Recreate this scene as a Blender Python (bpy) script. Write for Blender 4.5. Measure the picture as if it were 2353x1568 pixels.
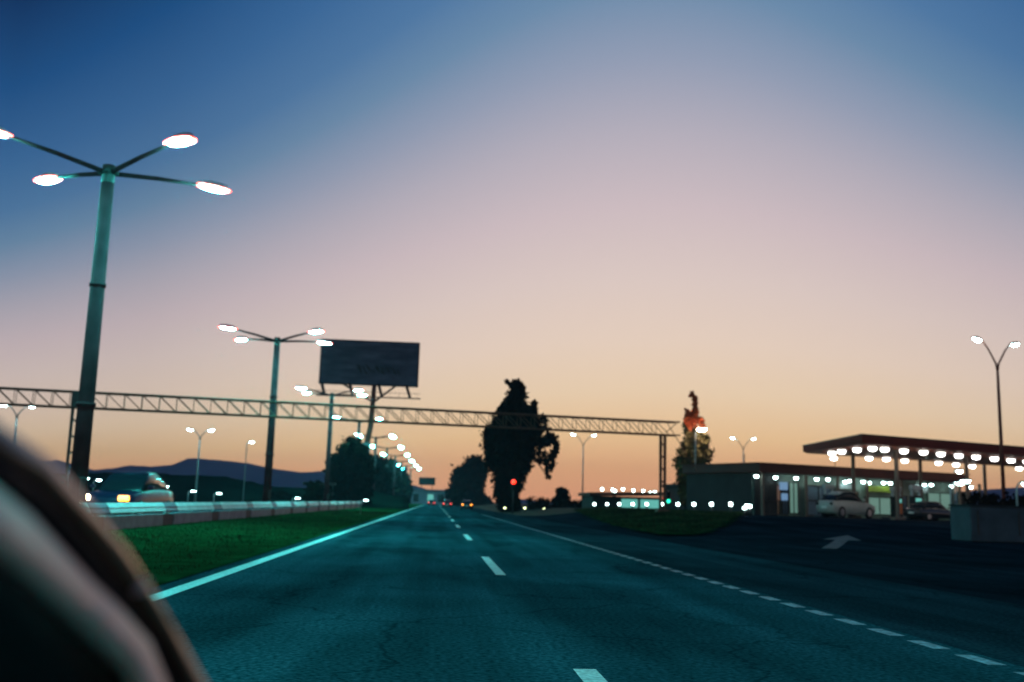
import bpy, math, random
from mathutils import Vector, Matrix
random.seed(7)
for o in list(bpy.data.objects): bpy.data.objects.remove(o)
C = bpy.context.scene.collection
R = math.radians

# ------------------------------------------------------------------ camera
EYE = Vector((0, 0, 1.2))
FPX = 2288.0                       # focal length in the pixels of a 2353 x 1568 view
PITCH, ROLL, YAW = 0.1613, 0.0294, 0.0712
def _basis():
    cy, sy = math.cos(YAW), math.sin(YAW)
    fw = Vector((sy*math.cos(PITCH), cy*math.cos(PITCH), math.sin(PITCH)))
    r0 = Vector((cy, -sy, 0)); u0 = r0.cross(fw)
    return fw, math.cos(ROLL)*r0 + math.sin(ROLL)*u0, -math.sin(ROLL)*r0 + math.cos(ROLL)*u0
FW, RT, UP = _basis()
cd = bpy.data.cameras.new('camera'); cam = bpy.data.objects.new('camera', cd); C.objects.link(cam)
M = Matrix((RT, UP, -FW)).transposed().to_4x4(); M.translation = EYE
cam.matrix_world = M
cd.sensor_width = 36; cd.lens = 35.0; cd.clip_start = 0.05; cd.clip_end = 9000
cd.dof.use_dof = True; cd.dof.focus_distance = 6.0; cd.dof.aperture_fstop = 2.0
bpy.context.scene.camera = cam
S = bpy.context.scene
S.render.engine = 'CYCLES'
S.view_settings.view_transform = 'Standard'; S.view_settings.look = 'None'
S.view_settings.exposure = 0; S.view_settings.gamma = 1

def ray(px, py): return (FW*FPX + RT*(px-1176.5) - UP*(py-784)).normalized()
def atY(px, py, Y): d = ray(px, py); return EYE + d*(Y/d.y)
def atZ(px, py, z=0.0): d = ray(px, py); return EYE + d*((z-EYE.z)/d.z)
def atplane(px, py, p, n): d = ray(px, py); return EYE + d*((Vector(p)-EYE).dot(n)/d.dot(n))
def XY(px, Y, py=1165): p = atY(px, py, Y); return p.x, p.y

def lin(c):
    return tuple(((v/255)/12.92 if v/255 <= .04045 else ((v/255+.055)/1.055)**2.4) for v in c)

# ------------------------------------------------------------------ dusk sky
SUN_AZ = 12.0
W = bpy.data.worlds.new('World'); S.world = W; W.use_nodes = True
nt = W.node_tree; N = nt.nodes; Lk = nt.links; N.clear()
def math_node(tree, op, a, b=None, clamp=False):
    n = tree.nodes.new('ShaderNodeMath'); n.operation = op; n.use_clamp = clamp
    for i, v in enumerate((a, b)):
        if v is None: continue
        if isinstance(v, (int, float)): n.inputs[i].default_value = v
        else: tree.links.new(v, n.inputs[i])
    return n.outputs[0]
tc = N.new('ShaderNodeTexCoord'); sp = N.new('ShaderNodeSeparateXYZ'); Lk.new(tc.outputs['Generated'], sp.inputs[0])
el = math_node(nt, 'MULTIPLY', math_node(nt, 'ARCSINE', sp.outputs[2]), 57.2958)
el = math_node(nt, 'MAXIMUM', el, 0.0)
az = math_node(nt, 'MULTIPLY', math_node(nt, 'ARCTAN2', sp.outputs[0], sp.outputs[1]), 57.2958)
dd = math_node(nt, 'SUBTRACT', az, SUN_AZ)
d2 = math_node(nt, 'MULTIPLY', dd, dd)
d2 = math_node(nt, 'MINIMUM', d2, 1300.0)
k = math_node(nt, 'ADD', math_node(nt, 'MULTIPLY', d2, 0.00105), 1.0)
t = math_node(nt, 'DIVIDE', math_node(nt, 'MULTIPLY', el, k), 60.0, True)
rp = N.new('ShaderNodeValToRGB'); Lk.new(t, rp.inputs[0])
SKY = [(0, (242,168,124)), (2, (244,182,132)), (4, (244,202,152)), (6.5, (240,211,178)), (9.5, (234,210,192)), (13, (223,203,196)), (17, (208,190,194)),
       (21, (183,176,188)), (25, (148,158,181)), (29, (108,140,172)), (33, (80,122,166)), (39, (58,106,157)), (48, (26,82,138)), (60, (4,46,94))]
cr = rp.color_ramp
while len(cr.elements) < len(SKY): cr.elements.new(0.5)
for e, (p_, c_) in zip(cr.elements, SKY):
    e.position = p_/60; e.color = (*lin(c_), 1)
dim = math_node(nt, 'SUBTRACT', 1.0, math_node(nt, 'MULTIPLY', math_node(nt, 'MINIMUM', d2, 800.0), 0.00020))
bg = N.new('ShaderNodeBackground'); Lk.new(rp.outputs[0], bg.inputs[0]); Lk.new(dim, bg.inputs[1])
sky = N.new('ShaderNodeTexSky'); sky.sky_type = 'NISHITA'; sky.sun_disc = False
sky.sun_elevation = R(-3.0); sky.sun_rotation = R(SUN_AZ)
bg2 = N.new('ShaderNodeBackground'); Lk.new(sky.outputs[0], bg2.inputs[0]); bg2.inputs[1].default_value = 0.05
ad = N.new('ShaderNodeAddShader'); Lk.new(bg.outputs[0], ad.inputs[0]); Lk.new(bg2.outputs[0], ad.inputs[1])
wo = N.new('ShaderNodeOutputWorld'); Lk.new(ad.outputs[0], wo.inputs[0])
sl = bpy.data.lights.new('afterglow', 'SUN'); sl.energy = 0.12; sl.angle = R(12); sl.color = (1, .62, .4)
so = bpy.data.objects.new('afterglow', sl); C.objects.link(so)
so.rotation_euler = Vector((math.sin(R(SUN_AZ)), math.cos(R(SUN_AZ)), math.sin(R(3)))).to_track_quat('Z', 'Y').to_euler()

# ------------------------------------------------------------------ materials
def mat(name, col, rough=.7, metal=0, var=.0, scale=3.0, bump=0.0, bscale=60, spec=.5, coat=0, col2=None):
    m = bpy.data.materials.new(name); m.use_nodes = True; t = m.node_tree; b = t.nodes['Principled BSDF']
    b.inputs['Roughness'].default_value = rough; b.inputs['Metallic'].default_value = metal
    b.inputs['Specular IOR Level'].default_value = spec; b.inputs['Coat Weight'].default_value = coat
    b.inputs['Base Color'].default_value = (*col, 1)
    co = t.nodes.new('ShaderNodeTexCoord')
    if var or col2:
        n = t.nodes.new('ShaderNodeTexNoise'); n.inputs['Scale'].default_value = scale; n.inputs['Detail'].default_value = 8
        t.links.new(co.outputs['Object'], n.inputs[0])
        r = t.nodes.new('ShaderNodeValToRGB'); t.links.new(n.outputs[0], r.inputs[0])
        c2 = col2 or col
        r.color_ramp.elements[0].position = .32; r.color_ramp.elements[1].position = .68
        r.color_ramp.elements[0].color = (*[c*(1-var) for c in col], 1)
        r.color_ramp.elements[1].color = (*[min(1, c*(1+var)) for c in c2], 1)
        t.links.new(r.outputs[0], b.inputs['Base Color'])
    if bump:
        n = t.nodes.new('ShaderNodeTexNoise'); n.inputs['Scale'].default_value = bscale; n.inputs['Detail'].default_value = 6
        t.links.new(co.outputs['Object'], n.inputs[0])
        bm_ = t.nodes.new('ShaderNodeBump'); bm_.inputs['Strength'].default_value = bump; bm_.inputs['Distance'].default_value = .02
        t.links.new(n.outputs[0], bm_.inputs['Height']); t.links.new(bm_.outputs[0], b.inputs['Normal'])
    return m
def emit(name, col, s):
    base = .6 if s > 1 else .12
    m = bpy.data.materials.new(name); m.use_nodes = True; b = m.node_tree.nodes['Principled BSDF']
    b.inputs['Base Color'].default_value = (base, base, base, 1)
    b.inputs['Emission Color'].default_value = (*col, 1); b.inputs['Emission Strength'].default_value = s
    return m
MT = dict(
    asphalt=mat('asphalt', (.030, .078, .098), .95, var=.22, scale=.35, bump=.5, bscale=70, spec=0),
    exitlane=mat('dimmed_asphalt', (.024, .040, .052), 1, var=.25, scale=.3, bump=.4, bscale=60, spec=0),  # darkened base colour, stands in for lamplight fading to the right
    lot=mat('forecourt_asphalt', (.017, .021, .030), 1, var=.35, scale=.22, bump=.4, bscale=50, spec=0),
    paint=mat('road_paint', (.72, .76, .74), .6, var=.12, scale=5, spec=.3),
    arrow=mat('faded_arrow_paint', (.09, .11, .125), .8, var=.5, scale=6, spec=.1),
    worn=mat('worn_road_paint', (.26, .36, .42), .7, var=.4, scale=9, spec=.3),
    soil=mat('ground_soil', (.03, .045, .03), .95, var=.4, scale=.6, spec=.1),
    turf=mat('turf', (.012, .045, .014), .95, var=.5, scale=1.2, spec=0, bump=.6, bscale=25),
    blade=mat('grass_blade', (.012, .032, .011), .9, var=.75, scale=.5, spec=.02, col2=(.03, .04, .014)),
    hill=mat('hill', (.075, .15, .25), 1, var=.12, scale=.01, spec=0),  # blue of the distant haze put into the hill colour
    bank=mat('bank', (.010, .014, .012), 1, var=.5, scale=.08, spec=0),
    galv=mat('galvanised_steel', (.34, .42, .44), .5, .45, var=.12, scale=2),
    polegrey=mat('dull_grey_paint', (.06, .018, .022), .85, .1, var=.35, scale=1.5, spec=.08),
    darksteel=mat('dark_steel', (.045, .04, .04), .55, .4, var=.2, scale=4),
    brownsteel=mat('weathered_brown_steel', (.13, .055, .035), .7, .3, var=.25, scale=3),
    redsteel=mat('red_brown_steel', (.16, .035, .02), .6, .1, var=.25, scale=3),
    railwhite=mat('rail_white_paint', (.66, .58, .60), .6, var=.12, scale=1.5),
    railblue=mat('rail_blue_paint', (.01, .035, .09), .5, var=.15, scale=1.5),
    railgrey=mat('rail_grey', (.24, .27, .31), .7, var=.2, scale=2),
    raildark=mat('rail_dark', (.035, .03, .05), .7, var=.2, scale=2),
    board=None, boardink=mat('billboard_ink', (.01, .022, .02), .6),
    black=mat('black_plastic', (.005, .004, .004), .5, var=.1),
    rubber=mat('black_rubber', (.006, .006, .007), .7, spec=.2),
    leaf=mat('leaf_dark', (.014, .007, .004), .9, var=.5, scale=.7, spec=.01),
    leaf2=mat('leaf_olive', (.09, .08, .03), .8, var=.4, scale=.9, spec=.15),
    leafred=mat('leaf_halo_red', (.5, .11, .035), .8, var=.3, scale=.9, spec=.15),  # red halo of the nearby lamp put into the leaf colour
    bark=mat('bark', (.05, .035, .025), .9, var=.3, scale=5, bump=.8, bscale=20),
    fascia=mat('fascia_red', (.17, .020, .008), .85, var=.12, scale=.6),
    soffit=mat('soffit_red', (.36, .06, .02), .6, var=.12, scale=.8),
    roofdark=mat('roof_dark', (.07, .014, .009), .7, var=.2, scale=.7),
    wall=mat('painted_wall', (.2, .26, .23), .8, var=.2, scale=.8),
    walldark=mat('dark_wall', (.018, .018, .02), .85, var=.25, scale=.8),
    walltan=mat('tan_panel', (.36, .22, .13), .7, var=.25, scale=1.5),
    wallblue=mat('blue_panel', (.10, .17, .24), .7, var=.2, scale=1.5),
    farwall=mat('far_pale_wall', (.22, .26, .33), .8, var=.2, scale=.3),
    concrete=mat('concrete', (.05, .065, .085), .9, var=.25, scale=1.3, bump=.4, bscale=14),
    column=mat('column_paint', (.12, .09, .07), .6, var=.15, scale=1.2),
    glass=mat('dark_glass', (.01, .015, .02), .2, spec=.25),
    carblue=mat('dark_blue_paint', (.008, .012, .035), .4, .2, coat=.15, spec=.2),
    cardark=mat('charcoal_paint', (.03, .03, .035), .3, .3, coat=.5),
    carpale=mat('grey_paint', (.05, .055, .07), .45, .3, coat=.1, spec=.2),
    tyre=mat('tyre', (.012, .012, .012), .85), rim=mat('rim', (.35, .36, .38), .35, .8),
    plate=mat('number_plate', (.6, .6, .58), .5), pump_orange=mat('orange_panel', (.6, .16, .03), .5),
    pumpwhite=mat('pump_casing', (.33, .4, .42), .45, var=.1), yellowgreen=mat('yellow_green_sign', (.28, .38, .04), .6, var=.15),
    lens=emit('street_lamp_glow', (.05, 1.0, .92), 760), lensfar=emit('far_lamp_glow', (.62, 1.0, 1.0), 40),
    lenshalo=emit('lamp_halo_glow', (1.0, .09, .05), 7),  # added red glow, imitates the halo round a lamp
    lenswarm=emit('canopy_light_glow', (1.0, .93, .86), 9), lenscool=emit('wall_light_glow', (.7, 1, .95), 15),
    tail=emit('tail_lamp_glow', (1, .03, .01), 4), amber=emit('amber_lamp_glow', (1, .30, .01), 6),
    head=emit('headlamp_glow', (1, .72, .45), 30), redsig=emit('red_signal_glow', (1, .025, .005), 6),
    greensig=emit('green_signal_glow', (.02, .8, .45), 3),
    window=emit('lit_window', (.30, .62, .5), .32), windowblue=emit('lit_blue_panel', (.25, .5, .85), .45),
    windowwarm=emit('lit_warm_window', (.5, .22, .10), .16), farwin=emit('far_lit_window', (.2, .75, .65), .6),
    pillar=mat('pillar_trim_fabric', (.95, .66, .55), .5, var=.12, scale=9),
    vanwhite=mat('pale_van_paint', (.34, .38, .36), .4, var=.1),
    glintmetal=mat('glint_bar_metal', (1, .85, .8), .35, .8),
    trim=mat('glossy_black_brown_trim', (.34, .24, .16), .16, .5, var=.3, scale=5, coat=.6, bump=.25, bscale=9),
)
def road_detail(key, amt, lanes):
    t_ = MT[key].node_tree; b = t_.nodes['Principled BSDF']; lk = b.inputs['Base Color'].links[0].from_socket
    co = t_.nodes.new('ShaderNodeTexCoord'); cur = lk
    def mul(cur, fac, lo, hi, a=0, c=1):
        r = t_.nodes.new('ShaderNodeMapRange'); t_.links.new(fac, r.inputs[0])
        for i_, v_ in zip((1, 2, 3, 4), (a, c, lo, hi)): r.inputs[i_].default_value = v_
        m = t_.nodes.new('ShaderNodeVectorMath'); m.operation = 'SCALE'; t_.links.new(cur, m.inputs[0]); t_.links.new(r.outputs[0], m.inputs[3]); return m.outputs[0]
    def noise(sc, vec, det=4):
        mp = t_.nodes.new('ShaderNodeMapping'); mp.inputs['Scale'].default_value = vec; t_.links.new(co.outputs['Object'], mp.inputs[0])
        n = t_.nodes.new('ShaderNodeTexNoise'); n.inputs['Scale'].default_value = sc; n.inputs['Detail'].default_value = det; t_.links.new(mp.outputs[0], n.inputs[0]); return n.outputs[0]
    cur = mul(cur, noise(22, (1, 1, 1), 2), 1-amt, 1+amt, .3, .7)            # stone grain
    cur = mul(cur, noise(1.6, (1, .03, 1)), .72, 1.28, .3, .7)               # long streaks along the lane
    cur = mul(cur, noise(.5, (1, .25, 1), 1), .85, 1.12, .44, .5)            # patches
    if lanes:
        sp = t_.nodes.new('ShaderNodeSeparateXYZ'); t_.links.new(co.outputs['Object'], sp.inputs[0])
        w = math_node(t_, 'ABSOLUTE', math_node(t_, 'SINE', math_node(t_, 'MULTIPLY', math_node(t_, 'SUBTRACT', sp.outputs[0], 1.0), math.pi/1.95)))
        cur = mul(cur, w, 1.1, .84)
    t_.links.new(cur, b.inputs['Base Color'])
def cracks(key, sc, depth):
    t_ = MT[key].node_tree; b = t_.nodes['Principled BSDF']; lk = b.inputs['Base Color'].links[0].from_socket
    co = t_.nodes.new('ShaderNodeTexCoord'); n = t_.nodes.new('ShaderNodeTexNoise'); n.inputs['Scale'].default_value = 1.3; n.inputs['Detail'].default_value = 5
    t_.links.new(co.outputs['Object'], n.inputs[0])
    ad_ = t_.nodes.new('ShaderNodeVectorMath'); ad_.operation = 'ADD'; t_.links.new(co.outputs['Object'], ad_.inputs[0]); t_.links.new(n.outputs['Color'], ad_.inputs[1])
    v = t_.nodes.new('ShaderNodeTexVoronoi'); v.feature = 'DISTANCE_TO_EDGE'; v.inputs['Scale'].default_value = sc; t_.links.new(ad_.outputs[0], v.inputs[0])
    r = t_.nodes.new('ShaderNodeMapRange'); t_.links.new(v.outputs['Distance'], r.inputs[0])
    for i_, v_ in zip((1, 2, 3, 4), (0, .012, depth, 1)): r.inputs[i_].default_value = v_
    m = t_.nodes.new('ShaderNodeVectorMath'); m.operation = 'SCALE'; t_.links.new(lk, m.inputs[0]); t_.links.new(r.outputs[0], m.inputs[3]); t_.links.new(m.outputs[0], b.inputs['Base Color'])
cracks('asphalt', .28, .55); cracks('lot', .22, .5); road_detail('paint', .3, False); road_detail('worn', .4, False)
road_detail('exitlane', .5, False); cracks('exitlane', .25, .55)
road_detail('asphalt', .55, True); road_detail('lot', .45, False)
def board_mat():
    m = mat('billboard_face', (.05, .08, .13), .75, var=.0, spec=.2); t_ = m.node_tree; b = t_.nodes['Principled BSDF']
    co = t_.nodes.new('ShaderNodeTexCoord'); w = t_.nodes.new('ShaderNodeTexNoise'); w.inputs['Scale'].default_value = .5; w.inputs['Detail'].default_value = 9
    mp = t_.nodes.new('ShaderNodeMapping'); mp.inputs['Scale'].default_value = (.6, 1, 2.6)
    t_.links.new(co.outputs['Object'], mp.inputs[0]); t_.links.new(mp.outputs[0], w.inputs[0])
    r = t_.nodes.new('ShaderNodeValToRGB'); t_.links.new(w.outputs[0], r.inputs[0])
    r.color_ramp.elements[0].position = .35; r.color_ramp.elements[0].color = (.05, .075, .11, 1)
    r.color_ramp.elements[1].position = .7; r.color_ramp.elements[1].color = (.10, .145, .21, 1)
    t_.links.new(r.outputs[0], b.inputs['Base Color']); return m
MT['board'] = board_mat()

# ------------------------------------------------------------------ mesh helpers
class MB:
    def __init__(s): s.v = []; s.f = []; s.m = []
    def add(s, vs, fs, mi=0):
        o = len(s.v); s.v += [tuple(v) for v in vs]; s.f += [tuple(i+o for i in f) for f in fs]; s.m += [mi]*len(fs); return s
    def box(s, c, d, rz=0, mi=0, bev=0):
        x, y, z = [k/2 for k in d]; ca, sa = math.cos(rz), math.sin(rz)
        b = min(bev, x*.9, y*.9, z*.9)
        if b > 0:
            vs = []; ring = [(-x+b, -y), (x-b, -y), (x, -y+b), (x, y-b), (x-b, y), (-x+b, y), (-x, y-b), (-x, -y+b)]
            inn = [(a*(x-b)/x if abs(a) == x else a, q*(y-b)/y if abs(q) == y else q) for a, q in ring]
            for zz, rr in ((-z, inn), (-z+b, ring), (z-b, ring), (z, inn)): vs += [(a, q, zz) for a, q in rr]
            fs = [tuple(range(7, -1, -1)), tuple(range(24, 32))]
            for L in range(3):
                for i in range(8): j = (i+1) % 8; fs.append((L*8+i, L*8+j, L*8+8+j, L*8+8+i))
        else:
            vs = [(a, q, w) for w in (-z, z) for a, q in ((-x, -y), (x, -y), (x, y), (-x, y))]
            fs = [(3, 2, 1, 0), (4, 5, 6, 7), (0, 1, 5, 4), (1, 2, 6, 5), (2, 3, 7, 6), (3, 0, 4, 7)]
        return s.add([(c[0]+a*ca-q*sa, c[1]+a*sa+q*ca, c[2]+w) for a, q, w in vs], fs, mi)
    def tube(s, pts, rad, n=10, mi=0, cap=True):
        pts = [Vector(p) for p in pts]
        if not hasattr(rad, '__len__'): rad = [rad]*len(pts)
        vs = []; prev = None
        for i, p in enumerate(pts):
            d = (pts[min(i+1, len(pts)-1)] - pts[max(i-1, 0)]).normalized()
            if prev is None: a = Vector((1, 0, 0)) if abs(d.x) < .8 else Vector((0, 0, 1)); a = (a - d*a.dot(d)).normalized()
            else: a = (prev - d*prev.dot(d)).normalized()
            prev = a; b = d.cross(a)
            for k_ in range(n):
                an = 2*math.pi*k_/n; vs.append(p + (a*math.cos(an)+b*math.sin(an))*rad[i])
        fs = [(i*n+k_, i*n+(k_+1) % n, (i+1)*n+(k_+1) % n, (i+1)*n+k_) for i in range(len(pts)-1) for k_ in range(n)]
        if cap: fs += [tuple(range(n-1, -1, -1)), tuple(range((len(pts)-1)*n, len(pts)*n))]
        return s.add(vs, fs, mi)
    def prism(s, poly, z0, z1, mi=0):
        n = len(poly)
        return s.add([(p[0], p[1], z0) for p in poly] + [(p[0], p[1], z1) for p in poly],
                     [tuple(range(n-1, -1, -1)), tuple(range(n, 2*n))] + [(i, (i+1) % n, n+(i+1) % n, n+i) for i in range(n)], mi)
    def loft(s, secs, mi=0):
        n = len(secs[0]); vs = [v for q in secs for v in q]
        fs = [(i*n+k_, i*n+(k_+1) % n, (i+1)*n+(k_+1) % n, (i+1)*n+k_) for i in range(len(secs)-1) for k_ in range(n)]
        fs += [tuple(range(n-1, -1, -1)), tuple(range((len(secs)-1)*n, len(secs)*n))]
        return s.add(vs, fs, mi)
    def disc(s, c, r, dy=.03, n=16, mi=0):     # short cylinder with its axis along Y
        return s.tube([(c[0], c[1]-dy/2, c[2]), (c[0], c[1]+dy/2, c[2])], r, n, mi)
    def build(s, name, m, parent=None, smooth=False):
        me = bpy.data.meshes.new(name); me.from_pydata(s.v, [], s.f)
        ms = m if isinstance(m, (list, tuple)) else [m]
        for q in ms: me.materials.append(MT[q] if isinstance(q, str) else q)
        if len(ms) > 1: me.polygons.foreach_set('material_index', s.m)
        if smooth: me.polygons.foreach_set('use_smooth', [True]*len(me.polygons))
        me.update(); o = bpy.data.objects.new(name, me); C.objects.link(o)
        if parent is not None: o.parent = parent
        return o
def tag(o, label=None, cat=None, group=None, kind=None):
    if label: o['label'] = label
    if cat: o['category'] = cat
    if group: o['group'] = group
    if kind: o['kind'] = kind
    return o
def thing(name, label, cat, loc=(0, 0, 0), rz=0, group=None):
    o = bpy.data.objects.new(name, None); C.objects.link(o); o.location = loc; o.rotation_euler = (0, 0, rz)
    o.empty_display_size = .3
    return tag(o, label, cat, group)
def copy_tree(o, parent=None):
    c = o.copy(); C.objects.link(c); c.parent = parent
    for ch in [q for q in bpy.data.objects if q.parent == o]: copy_tree(ch, c)
    return c
def dup(o, loc, rz=0, label=None, scale=None):
    c = copy_tree(o); c.location = loc; c.rotation_euler = (0, 0, rz)
    if scale: c.scale = (scale,)*3
    if label: c['label'] = label
    return c
def sm(x): x = max(0, min(1, x)); return x*x*(3-2*x)
def H(x, y): return .8*sm((y-28)/45)*sm((x-9)/9)

# ------------------------------------------------------------------ setting
def grid(name, xs, ys, z, m, kind='structure'):
    b = MB(); n = len(xs)
    b.add([(x, y, z(x, y)) for y in ys for x in xs],
          [(j*n+i, j*n+i+1, (j+1)*n+i+1, (j+1)*n+i) for j in range(len(ys)-1) for i in range(n-1)])
    return tag(b.build(name, m, smooth=True), kind=kind)
def fr(a, b, s): n = int(round((b-a)/s)); return [a+(b-a)*i/n for i in range(n+1)]
grid('ground', [-3900, -1500, -300, -80, -40, -26]+fr(-20, 8, 4)+fr(9, 60, 1.5)+[70, 90, 140, 300, 1500, 3900],
     [-300, -60, -20]+fr(0, 100, 2)+[110, 130, 170, 250, 500, 1000, 1980], lambda x, y: H(x, y)-.03, 'soil')
grid('road', [-3.55, -1, 1.2, 4.85], fr(-30, 330, 10), lambda x, y: 0, 'asphalt')
grid('exit_lane', [4.85, 8.2], fr(-30, 330, 10), lambda x, y: 0, 'exitlane')
grid('oncoming_road', [-24.5, -20, -16, -12.6], fr(-30, 330, 10), lambda x, y: 0, 'asphalt')
lotob = grid('forecourt', fr(8.2, 75, 1.5), fr(-10, 100, 2), lambda x, y: H(x, y)+.002, 'lot')
grid('median', [-12.6, -11, -9, -7, -5, -3.55], fr(-30, 330, 5), lambda x, y: .012+.05*math.sin(math.pi*(x+12.6)/9.05)**2*(.7+.3*math.sin(y*.3)), 'turf')
b = MB()                                              # markings, each a thin sheet just above the road
def strip(b, x, w, y0, y1, z=.004): b.add([(x-w/2, y0, z), (x+w/2, y0, z), (x+w/2, y1, z), (x-w/2, y1, z)], [(0, 1, 2, 3)])
for y in fr(-20, 300, 20)[:-1]: strip(b, -3.19, .22, y, y+20)
tag(b.build('edge_line', 'paint'), kind='structure')
b = MB()
for i in range(18): strip(b, 1.15, .17, 2.1+15*i, 7.6+15*i)
tag(b.build('lane_line', 'paint'), kind='structure')
b = MB()
for i in range(110): strip(b, 4.66, .16, 2.77+.9*i, 2.77+.9*i+.55)
tag(b.build('exit_line', 'worn'), kind='structure')
# direction arrow painted on the forecourt
a0 = atZ(1905, 1258, .06); a1 = atZ(1948, 1234, .16)
dv = Vector((a1.x-a0.x, a1.y-a0.y, 0)); L_ = dv.length; dv.normalize(); sd = Vector((dv.y, -dv.x, 0))
b = MB()
def lotpt(u, w): p = Vector((a0.x, a0.y, 0)) + dv*u + sd*w; return (p.x, p.y, H(p.x, p.y)+.012)
for i in range(6): u0, u1 = L_*.62*i/6, L_*.62*(i+1)/6; b.add([lotpt(u0, -.25), lotpt(u0, .25), lotpt(u1, .25), lotpt(u1, -.25)], [(0, 1, 2, 3)])
b.add([lotpt(L_*.62, -.75), lotpt(L_*.62, .75), lotpt(L_, 0)], [(0, 1, 2)])
tag(b.build('arrow_marking', 'arrow'), kind='structure')

# grass verge to the right of the road
vp = [(1255, 1171), (1330, 1190), (1420, 1214), (1510, 1232), (1600, 1234), (1670, 1224), (1725, 1207), (1745, 1196)]
edge = []
for px, py in vp:
    p = atZ(px, py, 0)
    for _ in range(6): p = atZ(px, py, min(H(p.x, p.y), .9))
    edge.append((p.x, p.y))
far = [(edge[-1][0]+6, 97), (edge[0][0]+0, 112)]
def inpoly(x, y, P):
    r = False
    for i in range(len(P)):
        (x0, y0), (x1, y1) = P[i], P[i-1]
        if (y0 > y) != (y1 > y) and x < (x1-x0)*(y-y0)/(y1-y0)+x0: r = not r
    return r
VP = edge + far
b = MB(); xs = fr(8.3, 40, .6); ys = fr(30, 110, .8); n_ = len(xs)
b.v = [(x, y, H(x, y)+.10) for y in ys for x in xs]
for j in range(len(ys)-1):
    for i in range(n_-1):
        if inpoly((xs[i]+xs[i+1])/2, (ys[j]+ys[j+1])/2, VP): b.f.append((j*n_+i, j*n_+i+1, (j+1)*n_+i+1, (j+1)*n_+i)); b.m.append(0)
verge = tag(b.build('grass_verge', 'turf', smooth=True), kind='structure')

def blades(name, n, pick, hgt, label):
    b = MB(); 
    for _ in range(n):
        x, y, z = pick()
        a = random.uniform(0, 6.28); h = hgt*random.uniform(.5, 1.3)*(1+y*.008); w = h*random.uniform(.09, .16)*(1+y*.012)
        lx, ly = random.uniform(-.5, .5)*h, random.uniform(-.5, .5)*h
        ca, sa = math.cos(a)*w, math.sin(a)*w
        b.v += [(x-ca, y-sa, z), (x+ca, y+sa, z), (x+lx, y+ly, z+h)]; k_ = len(b.v); b.f.append((k_-3, k_-2, k_-1)); b.m.append(0)
    return tag(b.build(name, 'blade'), label, 'grass', kind='stuff')
def pickm():
    y = 6+90*random.random()**2.0; x = random.uniform(-12.3, -3.75)
    return x, y, .012+.05*math.sin(math.pi*(x+12.6)/9.05)**2*(.7+.3*math.sin(y*.3))-.01
blades('grass', 60000, pickm, .05, 'short green grass growing on the median strip below the guardrail')
def pickv():
    while True:
        x, y = random.uniform(8.3, 36), 30+75*random.random()
        if inpoly(x, y, VP): return x, y, H(x, y)+.09
blades('grass', 22000, pickv, .10, 'dark grass on the verge between the road and the filling station')

# hills: long ridges with real depth
def ridge(name, pts, Y, depth, m, base=-3, rough=.0):
    b = MB(); secs = []
    P = []
    for (x0, y0), (x1, y1) in zip(pts[:-1], pts[1:]):
        nn = max(1, int(abs(x1-x0)/14))
        for i in range(nn): P.append((x0+(x1-x0)*i/nn, y0+(y1-y0)*i/nn + random.uniform(-1, 1)*rough))
    P.append(pts[-1])
    for px, py in P:
        p = atY(px, py, Y); q = []
        for k_, hh in ((-1, 0), (-.6, .35), (-.3, .72), (0, 1), (.4, .7), (1, 0)):
            q.append((p.x*(1+k_*depth/Y), Y+k_*depth, base+(p.z-base)*hh))
        secs.append(q)
    return tag(b.loft(secs).build(name, m, smooth=True), kind='structure')
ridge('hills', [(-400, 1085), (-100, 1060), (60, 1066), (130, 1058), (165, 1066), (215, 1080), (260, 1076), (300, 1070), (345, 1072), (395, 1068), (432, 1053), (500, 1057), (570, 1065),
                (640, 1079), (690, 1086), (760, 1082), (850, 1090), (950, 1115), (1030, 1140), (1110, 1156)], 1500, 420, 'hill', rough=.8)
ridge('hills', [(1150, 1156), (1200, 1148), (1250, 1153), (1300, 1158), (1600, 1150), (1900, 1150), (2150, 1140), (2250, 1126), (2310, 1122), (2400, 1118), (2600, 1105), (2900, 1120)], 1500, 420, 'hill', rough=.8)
ridge('embankment', [(-300, 1098), (60, 1094), (200, 1086), (300, 1088), (350, 1086), (425, 1093), (520, 1096), (580, 1108), (643, 1120), (700, 1122), (780, 1120), (860, 1128), (940, 1146)], 155, 26, 'bank', base=-.3, rough=1.6)

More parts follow.
